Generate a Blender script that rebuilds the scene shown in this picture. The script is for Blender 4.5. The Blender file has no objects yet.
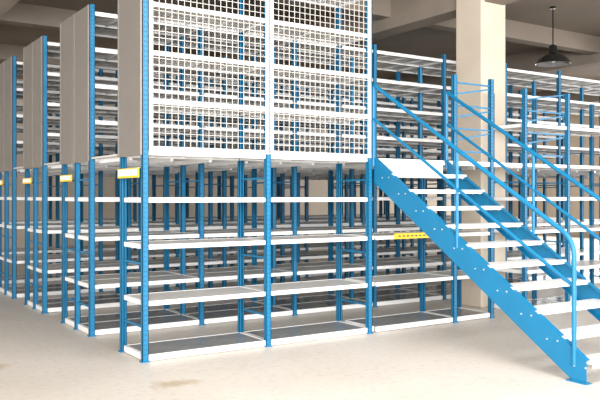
import bpy, math, random
from mathutils import Vector, Matrix
random.seed(4)
sc = bpy.context.scene
sc.view_settings.view_transform = 'Standard'
sc.view_settings.look = 'None'
sc.view_settings.exposure = 0.0

# ---------------------------------------------------------------- materials
def mat(name, col, rough=0.5, metal=0.0, noise=0.0, nscale=8.0, bump=0.0, col2=None):
    m = bpy.data.materials.new(name); m.use_nodes = True
    nt = m.node_tree; b = nt.nodes['Principled BSDF']
    b.inputs['Roughness'].default_value = rough
    b.inputs['Metallic'].default_value = metal
    b.inputs['Base Color'].default_value = (*col, 1)
    if noise > 0 or col2:
        tc = nt.nodes.new('ShaderNodeTexCoord')
        n = nt.nodes.new('ShaderNodeTexNoise'); n.inputs['Scale'].default_value = nscale
        n.inputs['Detail'].default_value = 6
        nt.links.new(tc.outputs['Object'], n.inputs['Vector'])
        r = nt.nodes.new('ShaderNodeValToRGB')
        c2 = col2 if col2 else tuple(c*(1-noise) for c in col)
        r.color_ramp.elements[0].position = 0.35; r.color_ramp.elements[0].color = (*c2, 1)
        r.color_ramp.elements[1].position = 0.65; r.color_ramp.elements[1].color = (*col, 1)
        nt.links.new(n.outputs['Fac'], r.inputs['Fac'])
        nt.links.new(r.outputs['Color'], b.inputs['Base Color'])
        if bump > 0:
            bp = nt.nodes.new('ShaderNodeBump'); bp.inputs['Strength'].default_value = bump
            bp.inputs['Distance'].default_value = 0.01
            nt.links.new(n.outputs['Fac'], bp.inputs['Height'])
            nt.links.new(bp.outputs['Normal'], b.inputs['Normal'])
    return m

BLUE  = mat('blue_powder_coat', (0.0005, 0.155, 0.315), 0.45, 0, 0.08, 3)
WHITE = mat('white_powder_coat', (0.80, 0.79, 0.77), 0.4, 0, 0.05, 4)
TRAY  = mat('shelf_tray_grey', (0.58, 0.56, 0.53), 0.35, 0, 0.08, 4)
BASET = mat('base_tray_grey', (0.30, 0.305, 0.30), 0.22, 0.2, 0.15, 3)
PANEL = mat('side_panel_grey', (0.19, 0.172, 0.153), 0.5, 0, 0.06, 2)
WIRE  = mat('wire_mesh_grey', (0.55, 0.52, 0.48), 0.45)
DARK  = mat('slot_shadow', (0.02, 0.05, 0.09), 0.7)
CONC  = mat('column_plaster', (0.58, 0.50, 0.40), 0.85, 0, 0.08, 2, 0.1)
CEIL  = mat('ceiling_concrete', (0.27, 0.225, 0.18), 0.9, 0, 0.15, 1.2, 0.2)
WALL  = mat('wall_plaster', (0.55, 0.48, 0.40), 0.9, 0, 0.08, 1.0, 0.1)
YEL   = mat('yellow_label', (0.85, 0.55, 0.01), 0.5)
PAPER = mat('label_paper', (0.9, 0.9, 0.86), 0.6)
INK   = mat('label_ink', (0.1, 0.08, 0.05), 0.6)
STEEL = mat('bolt_steel', (0.75, 0.76, 0.78), 0.3, 0.8)
LAMPD = mat('lamp_dark_metal', (0.05, 0.05, 0.05), 0.25, 0.7)

def floor_mat():
    m = bpy.data.materials.new('concrete_floor'); m.use_nodes = True
    nt = m.node_tree; b = nt.nodes['Principled BSDF']; b.inputs['Roughness'].default_value = 0.42
    tc = nt.nodes.new('ShaderNodeTexCoord')
    n1 = nt.nodes.new('ShaderNodeTexNoise'); n1.inputs['Scale'].default_value = 0.6; n1.inputs['Detail'].default_value = 8
    n2 = nt.nodes.new('ShaderNodeTexNoise'); n2.inputs['Scale'].default_value = 14; n2.inputs['Detail'].default_value = 8
    for n in (n1, n2): nt.links.new(tc.outputs['Object'], n.inputs['Vector'])
    r = nt.nodes.new('ShaderNodeValToRGB')
    r.color_ramp.elements[0].position = .3; r.color_ramp.elements[0].color = (.60, .545, .475, 1)
    r.color_ramp.elements[1].position = .65; r.color_ramp.elements[1].color = (.70, .645, .575, 1)
    nt.links.new(n1.outputs['Fac'], r.inputs['Fac'])
    r2 = nt.nodes.new('ShaderNodeValToRGB')
    r2.color_ramp.elements[0].position = .30; r2.color_ramp.elements[0].color = (.86, .84, .81, 1)
    r2.color_ramp.elements[1].position = .5; r2.color_ramp.elements[1].color = (1, 1, 1, 1)
    nt.links.new(n2.outputs['Fac'], r2.inputs['Fac'])
    mx = nt.nodes.new('ShaderNodeMixRGB'); mx.blend_type = 'MULTIPLY'; mx.inputs[0].default_value = .8
    nt.links.new(r.outputs['Color'], mx.inputs[1]); nt.links.new(r2.outputs['Color'], mx.inputs[2])
    prev = mx.outputs[0]
    n3 = nt.nodes.new('ShaderNodeTexNoise'); n3.inputs['Scale'].default_value = 5; n3.inputs['Detail'].default_value = 5
    nt.links.new(tc.outputs['Object'], n3.inputs['Vector'])
    for c, s in (((-0.12, -1.0, 0), (2.0, 3.4, 0)), ((-1.35, 0.6, 0), (2.6, 3.2, 0))):
        vm = nt.nodes.new('ShaderNodeVectorMath'); vm.operation = 'SUBTRACT'; vm.inputs[1].default_value = c
        nt.links.new(tc.outputs['Object'], vm.inputs[0])
        sc_ = nt.nodes.new('ShaderNodeVectorMath'); sc_.operation = 'MULTIPLY'; sc_.inputs[1].default_value = s
        nt.links.new(vm.outputs[0], sc_.inputs[0])
        ln = nt.nodes.new('ShaderNodeVectorMath'); ln.operation = 'LENGTH'
        nt.links.new(sc_.outputs[0], ln.inputs[0])
        ad = nt.nodes.new('ShaderNodeMath'); ad.operation = 'ADD'
        nt.links.new(ln.outputs['Value'], ad.inputs[0]); nt.links.new(n3.outputs['Fac'], ad.inputs[1])
        r3 = nt.nodes.new('ShaderNodeValToRGB')
        r3.color_ramp.elements[0].position = .7; r3.color_ramp.elements[0].color = (.76, .68, .53, 1)
        r3.color_ramp.elements[1].position = 1.0; r3.color_ramp.elements[1].color = (1, 1, 1, 1)
        nt.links.new(ad.outputs[0], r3.inputs['Fac'])
        m2 = nt.nodes.new('ShaderNodeMixRGB'); m2.blend_type = 'MULTIPLY'; m2.inputs[0].default_value = 1
        nt.links.new(prev, m2.inputs[1]); nt.links.new(r3.outputs['Color'], m2.inputs[2])
        prev = m2.outputs[0]
    nt.links.new(prev, b.inputs['Base Color'])
    return m
FLOOR = floor_mat()

# ---------------------------------------------------------------- mesh accumulator
class Acc:
    def __init__(s): s.v = []; s.f = []
    def box(s, x0, x1, y0, y1, z0, z1):
        b = len(s.v)
        s.v += [(x0,y0,z0),(x1,y0,z0),(x1,y1,z0),(x0,y1,z0),(x0,y0,z1),(x1,y0,z1),(x1,y1,z1),(x0,y1,z1)]
        s.f += [(b,b+3,b+2,b+1),(b+4,b+5,b+6,b+7),(b,b+1,b+5,b+4),(b+1,b+2,b+6,b+5),(b+2,b+3,b+7,b+6),(b+3,b,b+4,b+7)]
    def bar(s, p, q, w, h, up=(0,0,1)):
        p = Vector(p); q = Vector(q); d = (q-p).normalized(); up = Vector(up)
        a = d.cross(up)
        if a.length < 1e-4: a = d.cross(Vector((1,0,0)))
        a.normalize(); c = a.cross(d).normalized()
        b = len(s.v)
        for e in (p, q):
            for i, j in ((-1,-1),(1,-1),(1,1),(-1,1)):
                s.v.append(tuple(e + a*(w/2*i) + c*(h/2*j)))
        s.f += [(b,b+1,b+2,b+3),(b+7,b+6,b+5,b+4)] + [(b+i, b+4+i, b+4+(i+1)%4, b+(i+1)%4) for i in range(4)]
    def prism_x(s, poly, x0, x1):       # poly in (y,z)
        b = len(s.v); n = len(poly)
        for x in (x0, x1):
            for y, z in poly: s.v.append((x, y, z))
        s.f.append(tuple(b+i for i in range(n))); s.f.append(tuple(b+n+i for i in reversed(range(n))))
        for i in range(n): s.f.append((b+i, b+n+i, b+n+(i+1)%n, b+(i+1)%n))
    def cyl(s, c, r, h, axis='z', n=10):
        b = len(s.v); c = Vector(c)
        for k in (-.5, .5):
            for i in range(n):
                a = 2*math.pi*i/n; u, w = r*math.cos(a), r*math.sin(a)
                o = {'z': (u, w, k*h), 'x': (k*h, u, w), 'y': (u, k*h, w)}[axis]
                s.v.append(tuple(c + Vector(o)))
        s.f.append(tuple(b+i for i in range(n))); s.f.append(tuple(b+n+i for i in range(n)))
        for i in range(n): s.f.append((b+i, b+(i+1)%n, b+n+(i+1)%n, b+n+i))
    def make(s, name, m, parent=None, smooth=False):
        if not s.v: return None
        me = bpy.data.meshes.new(name); me.from_pydata(s.v, [], s.f); me.update()
        import bmesh
        bm = bmesh.new(); bm.from_mesh(me); bmesh.ops.recalc_face_normals(bm, faces=bm.faces); bm.to_mesh(me); bm.free()
        o = bpy.data.objects.new(name, me); sc.collection.objects.link(o); me.materials.append(m)
        if smooth:
            for p in me.polygons: p.use_smooth = True
        if parent: o.parent = parent
        return o

def empty(name, loc=(0,0,0)):
    e = bpy.data.objects.new(name, None); sc.collection.objects.link(e); e.empty_display_size = .2
    return e

def tube(name, pts, r, m, parent, fillet=0.12):
    P = [Vector(p) for p in pts]; out = [P[0]]
    for i in range(1, len(P)-1):
        a, b, c = P[i-1], P[i], P[i+1]
        f = min(fillet, (a-b).length*.45, (c-b).length*.45)
        s_ = b + (a-b).normalized()*f; e_ = b + (c-b).normalized()*f
        for k in range(9):
            t = k/8; out.append((1-t)**2*s_ + 2*t*(1-t)*b + t*t*e_)
    out.append(P[-1])
    cu = bpy.data.curves.new(name, 'CURVE'); cu.dimensions = '3D'; cu.bevel_depth = r; cu.bevel_resolution = 3; cu.use_fill_caps = True
    sp = cu.splines.new('POLY'); sp.points.add(len(out)-1)
    for i, p in enumerate(out): sp.points[i].co = (*p, 1)
    o = bpy.data.objects.new(name, cu); sc.collection.objects.link(o); cu.materials.append(m); o.parent = parent
    return o

DECK = 2.17
LOW = [0.07, 0.62, 1.20, 1.68]

def post(P, F, S, x, y, z0, z1, w=0.066, d=0.05, out=-1, slots=False, foot=True):
    """roll-formed C upright: slotted web facing 'out' along y, two flanges, return lips"""
    t = 0.006
    yf = y + out*d/2; yb = y - out*d/2
    P.box(x-w/2, x+w/2, min(yf, yf-out*t), max(yf, yf-out*t), z0, z1)
    P.box(x-w/2, x-w/2+t, min(yf, yb), max(yf, yb), z0, z1)
    P.box(x+w/2-t, x+w/2, min(yf, yb), max(yf, yb), z0, z1)
    P.box(x-w/2, x-w/2+.018, min(yb, yb+out*t), max(yb, yb+out*t), z0, z1)
    P.box(x+w/2-.018, x+w/2, min(yb, yb+out*t), max(yb, yb+out*t), z0, z1)
    if foot: F.box(x-w/2-.012, x+w/2+.012, y-d/2-.014, y+d/2+.012, 0.0, 0.012)
    if slots:
        z = z0+.06
        while z < z1-.04:
            for dx in (-.013, .013):
                S.box(x+dx-.0035, x+dx+.0035, yf+out*.001-.001, yf+out*.001+.001, z, z+.015)
            z += .05

def shelf(B, T, x0, x1, y0, y1, z, slat=False, gap=.034, lip=.048):
    B.box(x0+gap, x1-gap, y0-.012, y0+.014, z-lip, z)       # front beam
    B.box(x0+gap, x1-gap, y1-.014, y1+.012, z-lip, z)       # rear beam
    B.box(x0-.004, x0+.034, y0+.03, y1-.03, z-lip, z+.002)  # end arms
    B.box(x1-.034, x1+.004, y0+.03, y1-.03, z-lip, z+.002)
    if slat:
        n = 5; g = .022; W = (y1-y0-.03)/n
        for i in range(n):
            a = y0+.015+i*W
            T.box(x0+.036, x1-.036, a+g/2, a+W-g/2, z-.022, z-.004)
        for k in (1, 2, 3):
            xx = x0+(x1-x0)*k/4
            B.box(xx-.012, xx+.012, y0+.014, y1-.014, z-.04, z-.023)
    else:
        n = 4; W = (x1-x0-.072)/n
        for i in range(n):
            a = x0+.036+i*W
            T.box(a+.002, a+W-.002, y0+.014, y1-.014, z-.014, z-.003)
            B.box(a+W/2-.02, a+W/2+.02, y0+.014, y1-.014, z-.034, z-.015)

def sign(par, y, z, w=.5, h=.085, x=-.05):
    a = Acc(); a.box(x-.012, x, y-w/2, y+w/2, z-h/2, z+h/2); a.make('label_plate', YEL, par)
    a = Acc(); a.box(x-.015, x-.0121, y-w/2+.03, y+w/2-.03, z-h/2+.022, z+h/2-.012); a.make('label_card', PAPER, par)

def rack(ylines, xs, top, levels_up, slots=False, panels=True, low=LOW):
    root = empty('shelving_rack')
    P, F, S, B, T, D, G = Acc(), Acc(), Acc(), Acc(), Acc(), Acc(), Acc()
    for i, x in enumerate(xs):
        for j, y in enumerate(ylines):
            out = -1 if j < len(ylines)-1 else 1
            post(P, F, S, x, y, 0.012, top, out=out, slots=slots and j == 0)
        for j in range(len(ylines)-1):          # frame bracing (steel ladder)
            y0, y1 = ylines[j]+.026, ylines[j+1]-.026
            for z in (.35, 1.0, 1.9): P.bar((x, y0, z), (x, y1, z), .02, .02)
    for i in range(len(xs)-1):
        x0, x1 = xs[i], xs[i+1]
        for j in range(len(ylines)-1):
            y0, y1 = ylines[j], ylines[j+1]
            for k, z in enumerate(low):
                if k == 0:
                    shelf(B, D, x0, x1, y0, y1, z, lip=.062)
                else: shelf(B, T, x0, x1, y0, y1, z)
            for z in levels_up: shelf(B, T, x0, x1, y0, y1, z, slat=True)
    if panels:
        for j in range(len(ylines)-1):
            y0, y1 = ylines[j], ylines[j+1]
            ya, yb = y0+(-.02 if j == 0 else .016), y1-.016 if j < len(ylines)-2 else y1+.02
            G.box(xs[0]-.046, xs[0]-.036, ya, yb, DECK-.05, top-.01)
            for yy in (ya, yb-.014): G.box(xs[0]-.058, xs[0]-.046, yy, yy+.014, DECK-.05, top-.01)
    P.make('uprights', BLUE, root); F.make('foot_plates', BLUE, root); S.make('slots', DARK, root)
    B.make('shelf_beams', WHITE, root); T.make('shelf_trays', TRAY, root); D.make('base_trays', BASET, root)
    G.make('end_panels', PANEL, root)
    return root

BAY = 1.463
xs_all = [i*BAY for i in range(9)]
up = [DECK, 2.62, 3.06, 3.50, 3.94]

# row one (mesh caged upper storey)
r1 = rack([0, .62], xs_all[:3], 4.45, [DECK, 2.70, 3.20, 3.70, 4.20], slots=True)
sign(r1, .30, 1.94, .60, .10, -.06)
W_, M_ = Acc(), Acc()
yM = -.045
for i in range(2):
    a, b = i*BAY+.012, (i+1)*BAY-.012
    if i == 0: a += .02
    W_.box(a, a+.035, yM-.012, yM+.012, DECK+.03, 4.45); W_.box(b-.035, b, yM-.012, yM+.012, DECK+.03, 4.45)
    W_.box(a, b, yM-.014, yM+.012, DECK+.0, DECK+.04); W_.box(a, b, yM-.012, yM+.012, 4.41, 4.45)
    p = .07; n = int((b-a-.07)/p); st = (b-a-.07)/n
    for k in range(1, n): M_.box(a+.035+k*st-.0028, a+.035+k*st+.0028, yM-.003, yM+.003, DECK+.03, 4.42)
    nz = int(2.2/p)
    for k in range(1, nz+1):
        z = DECK+.04+k*p
        if z < 4.41: M_.box(a+.03, b-.03, yM+.003, yM+.009, z-.0028, z+.0028)
W_.make('mesh_frames', WHITE, r1); M_.make('wire_mesh', WIRE, r1)

# landing rack below the stair top (row one continues under the landing)
root = empty('shelving_rack')
P, F, S, B, T, D = Acc(), Acc(), Acc(), Acc(), Acc(), Acc()
xl = [2*BAY+.075, 3*BAY, 5.10]
for x in xl:
    for j, y in enumerate((0, .62)):
        tp = 3.33 if (x > 4 and j == 0) else DECK-.06
        if x < 3.1: continue
        post(P, F, S, x, y, .012, tp, out=-1 if j == 0 else 1, slots=(j == 0))
for i in range(2):
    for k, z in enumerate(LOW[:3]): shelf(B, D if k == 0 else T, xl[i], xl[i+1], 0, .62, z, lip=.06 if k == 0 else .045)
for k in range(7):
    z = 2.3+k*.155
    P.bar((xl[1]+.03, 0, z), (xl[2]-.03, 0, z+(.11 if k % 2 else 0)), .016, .022)
P.make('uprights', BLUE, root); F.make('foot_plates', BLUE, root); S.make('slots', DARK, root)
B.make('shelf_beams', WHITE, root); T.make('shelf_trays', TRAY, root); D.make('base_trays', BASET, root)
# right hand continuation past the column
r1c = rack([-.02, .60], [5.78, 6.75, 6.75+BAY], 3.25, [DECK, 2.75], panels=False, slots=True)
g = Acc()
for (xa, xb) in ((5.78, 6.75),):
    for k in range(6): g.bar((xa+.03, 0.0, 2.3+k*.16), (xb-.03, 0.0, 2.3+k*.16+(.13 if k % 2 else 0)), .016, .02)
g.make('guard_bracing', BLUE, r1c)

# rows two to five (double-sided)
specs = [([1.70, 2.27, 2.84], 4.02), ([3.84, 4.35, 4.86], 4.02), ([5.74, 6.30, 6.86], 4.02), ([7.90, 8.45, 9.0], 4.02)]
for k, (yl, tp) in enumerate(specs):
    r = rack(yl, xs_all, tp, up, slots=(k == 0))
    c = (yl[1]+yl[2])/2
    sign(r, c, 1.93, .50, .085, -.06)

# aisle decking (cut out round the column)
CX0, CX1, CY0, CY1 = 5.64, 6.18, .68, 1.22
root = empty('mezzanine_deck')
B, T = Acc(), Acc()
for (a, b) in ((.66, 1.66), (2.88, 3.80), (4.90, 5.70), (6.90, 7.86)):
    n = 5; w = (b-a)/n
    for i in range(n):
        ya, yb = a+i*w+.008, a+(i+1)*w-.008
        if a < 1 and ya < CY1+.02:
            T.box(-.02, CX0-.02, ya, yb, DECK-.025, DECK-.004); T.box(CX1+.02, 11.7, ya, yb, DECK-.025, DECK-.004)
        else: T.box(-.02, 11.7, ya, yb, DECK-.025, DECK-.004)
    for i in range(25):
        x = i*BAY/3+.1
        if x < 11.6 and not (a < 1 and CX0-.03 < x < CX1+.03): B.box(x-.02, x+.02, a, b, DECK-.075, DECK-.026)
T.box(2*BAY+.04, 5.74, .03, .58, DECK-.02, DECK-.004)
B.box(2*BAY+.04, 5.74, -.012, .022, DECK-.06, DECK)
B.box(2*BAY+.12, 4.15, -.03, -.013, DECK-.19, DECK+.0)
T.make('deck_planks', TRAY, root); B.make('deck_joists', WHITE, root)

# yellow notice strip on the shelf front
a = Acc(); a.box(3.32, 4.05, -.03, -.014, 1.155, 1.225); s = a.make('warning_strip', YEL, r1)
a = Acc()
for k in range(9): a.box(3.38+k*.07, 3.42+k*.07, -.032, -.0302, 1.18, 1.20)
a.make('warning_strip_text', INK, r1)

# ---------------------------------------------------------------- staircase
st = empty('staircase')
X0, X1 = 2*BAY+.055, 2*BAY+1.30
L = 3.06; top_z = 2.20; slope = .648; vd = .31
def ztop(y): return top_z + slope*y
ST = Acc()
for X, o in ((X0, 1), (X1, -1)):
    yb = -(top_z-vd)/slope
    poly = [(-.035, top_z+slope*-.035), (-L, ztop(-L)), (-L, .012), (yb, .012), (-.035, ztop(-.035)-vd)]
    ST.prism_x(poly, X-.004, X+.004)
    ST.bar((X+o*.025, -.035, ztop(-.035)-.004), (X+o*.025, -L, ztop(-L)-.004), .05, .008)
    ST.bar((X+o*.025, -.035, ztop(-.035)-vd+.004), (X+o*.025, yb+.02, .02), .05, .008)
    ST.box(X-.03, X+.05, -L-.02, -2.86, 0, .012)
ST.make('stringers', BLUE, st)
TR, BT = Acc(), Acc()
N = 10; rise = DECK/(N+1)
for i in range(1, N+1):
    z = DECK - rise*i
    y = (z+.06-top_z)/slope
    TR.box(X0+.006, X1-.006, y-.13, y+.13, z-.012, z)
    TR.box(X0+.006, X1-.006, y-.13, y-.122, z-.045, z-.012)
    TR.box(X0+.006, X1-.006, y+.122, y+.13, z-.045, z-.012)
    for X, o in ((X0, -1), (X1, -1)):
        for dy in (-.06, .06): BT.cyl((X+o*.006, y+dy, z-.05), .009, .012, 'x', 8)
TR.make('treads', WHITE, st); BT.make('bolts', STEEL, st)
for tag, X in (('near', X0), ('far', X1)):
    yt = -.02; ye = -2.93
    def zr(y, d): return 3.07 - d + .605*y
    tube('handrail_'+tag, [(X, yt, DECK-.1), (X, yt, 3.10), (X, yt-.10, zr(yt-.10, -.02)), (X, ye, zr(ye, 0)), (X, ye, ztop(ye)-.15)], .023, BLUE, st, .16)
    tube('midrail_'+tag, [(X, yt, 2.66), (X, yt-.1, 2.60), (X, ye, zr(ye, .43))], .018, BLUE, st, .05)
    for y in (-1.45,):
        tube('baluster_'+tag, [(X, y, ztop(y)-.12), (X, y, zr(y, 0))], .019, BLUE, st)

# ---------------------------------------------------------------- concrete column
cr = empty('concrete_column')
a = Acc(); a.box(CX0, CX1, CY0, CY1, 0, 5.2)
co = a.make('shaft', CONC, cr)
bv = co.modifiers.new('b', 'BEVEL'); bv.width = .02; bv.segments = 2

# ---------------------------------------------------------------- pendant lamp
lp = empty('pendant_lamp')
def lathe(prof, c, n=28):
    A = Acc()
    for r, z in prof:
        for i in range(n):
            t = 2*math.pi*i/n; A.v.append((c[0]+r*math.cos(t), c[1]+r*math.sin(t), z))
    for k in range(len(prof)-1):
        for i in range(n): A.f.append((k*n+i, k*n+(i+1)%n, (k+1)*n+(i+1)%n, (k+1)*n+i))
    return A
lc = (8.65, 1.73)
lathe([(.32,4.14),(.31,4.15),(.28,4.21),(.21,4.28),(.12,4.33),(.08,4.35),(.075,4.47),(.03,4.50),(.0,4.50)], lc).make('dome_shade', LAMPD, lp, True)
lathe([(.0,4.32),(.10,4.31),(.20,4.27),(.265,4.20),(.30,4.145),(.32,4.139)], lc).make('reflector', STEEL, lp, True)
a = Acc(); a.cyl((lc[0], lc[1], 4.85), .012, .70, 'z'); a.cyl((lc[0], lc[1], 5.18), .06, .04, 'z'); a.make('stem', LAMPD, lp)
bm_ = bpy.data.materials.new('bulb_glass'); bm_.use_nodes = True
bb = bm_.node_tree.nodes['Principled BSDF']; bb.inputs['Base Color'].default_value = (.85,.83,.78,1); bb.inputs['Roughness'].default_value = .15
lathe([(.0,4.16),(.03,4.17),(.05,4.20),(.04,4.25),(.02,4.30)], lc).make('bulb', bm_, lp, True)

# ---------------------------------------------------------------- room
H = 5.2
a = Acc(); a.box(-10, 24, -14, 16, -.1, 0); a.make('floor', FLOOR)
a = Acc(); a.box(-10, 24, 16, 16.2, 0, H); a.make('wall_back', WALL)
a = Acc(); a.box(-10.2, -10, -14, 16.2, 0, H); a.make('wall_left', WALL)
a = Acc(); a.box(24, 24.2, -14, 16.2, 0, H); a.make('wall_right', WALL)
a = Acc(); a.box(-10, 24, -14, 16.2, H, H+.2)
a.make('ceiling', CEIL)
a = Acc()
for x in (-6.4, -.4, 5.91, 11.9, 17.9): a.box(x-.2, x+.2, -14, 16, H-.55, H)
a.make('ceiling_beam_1', CEIL)  # main ceiling beams, running front to back
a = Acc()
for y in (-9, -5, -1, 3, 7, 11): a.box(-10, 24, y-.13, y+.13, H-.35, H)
a.make('ceiling_beam_2', CEIL)  # secondary ceiling beams, running along the rows

# ---------------------------------------------------------------- lights
def area(name, loc, target, size, size_y, power, col=(1,1,1)):
    l = bpy.data.lights.new(name, 'AREA'); l.shape = 'RECTANGLE'; l.size = size; l.size_y = size_y; l.energy = power; l.color = col
    o = bpy.data.objects.new(name, l); sc.collection.objects.link(o); o.location = loc
    o.rotation_euler = (Vector(target)-Vector(loc)).to_track_quat('-Z', 'Y').to_euler()
COOL = (.985, .99, 1)
area('fill_front', (-4, -12.5, 2.9), (3, 2, 1.2), 12, 4, 3200, COOL)  # added soft fill from behind the camera, no actual opening there
area('fill_left', (-9, -3, 2.6), (4, 2, 1.2), 10, 4, 600, COOL)  # added fill from the left, not a window
area('fill_right', (16, -8, 2.8), (6, 2, 1.2), 10, 4, 1100, COOL)  # added fill from the front right, no window modelled
area('fill_aisle_left', (-9.5, 8, 2.6), (4, 8, 2.0), 10, 4, 400, COOL)  # off-screen fill added to brighten the rear aisles from the left
area('fill_aisle_right', (23.5, 8, 2.8), (4, 8, 2.0), 14, 4, 1100, COOL)  # off-screen fill added to brighten the rear aisles from the right
area('fill_overhead', (1.5, -4.8, 4.6), (1.2, -2.2, 0), 4, 2, 300, (1, 1, 1))  # added overhead fill for the front floor, no fixture
w = bpy.data.worlds.new('World'); sc.world = w; w.use_nodes = True
w.node_tree.nodes['Background'].inputs['Color'].default_value = (.98, .99, 1, 1)
w.node_tree.nodes['Background'].inputs['Strength'].default_value = 1.6

# ---------------------------------------------------------------- camera
cd = bpy.data.cameras.new('Camera'); cam = bpy.data.objects.new('Camera', cd); sc.collection.objects.link(cam)
cam.location = (-2.905, -7.293, 1.70)
cam.rotation_euler = (math.radians(90), 0, math.radians(-33.4))
cd.sensor_width = 36; cd.lens = 45.06; cd.shift_y = -4/600
sc.camera = cam
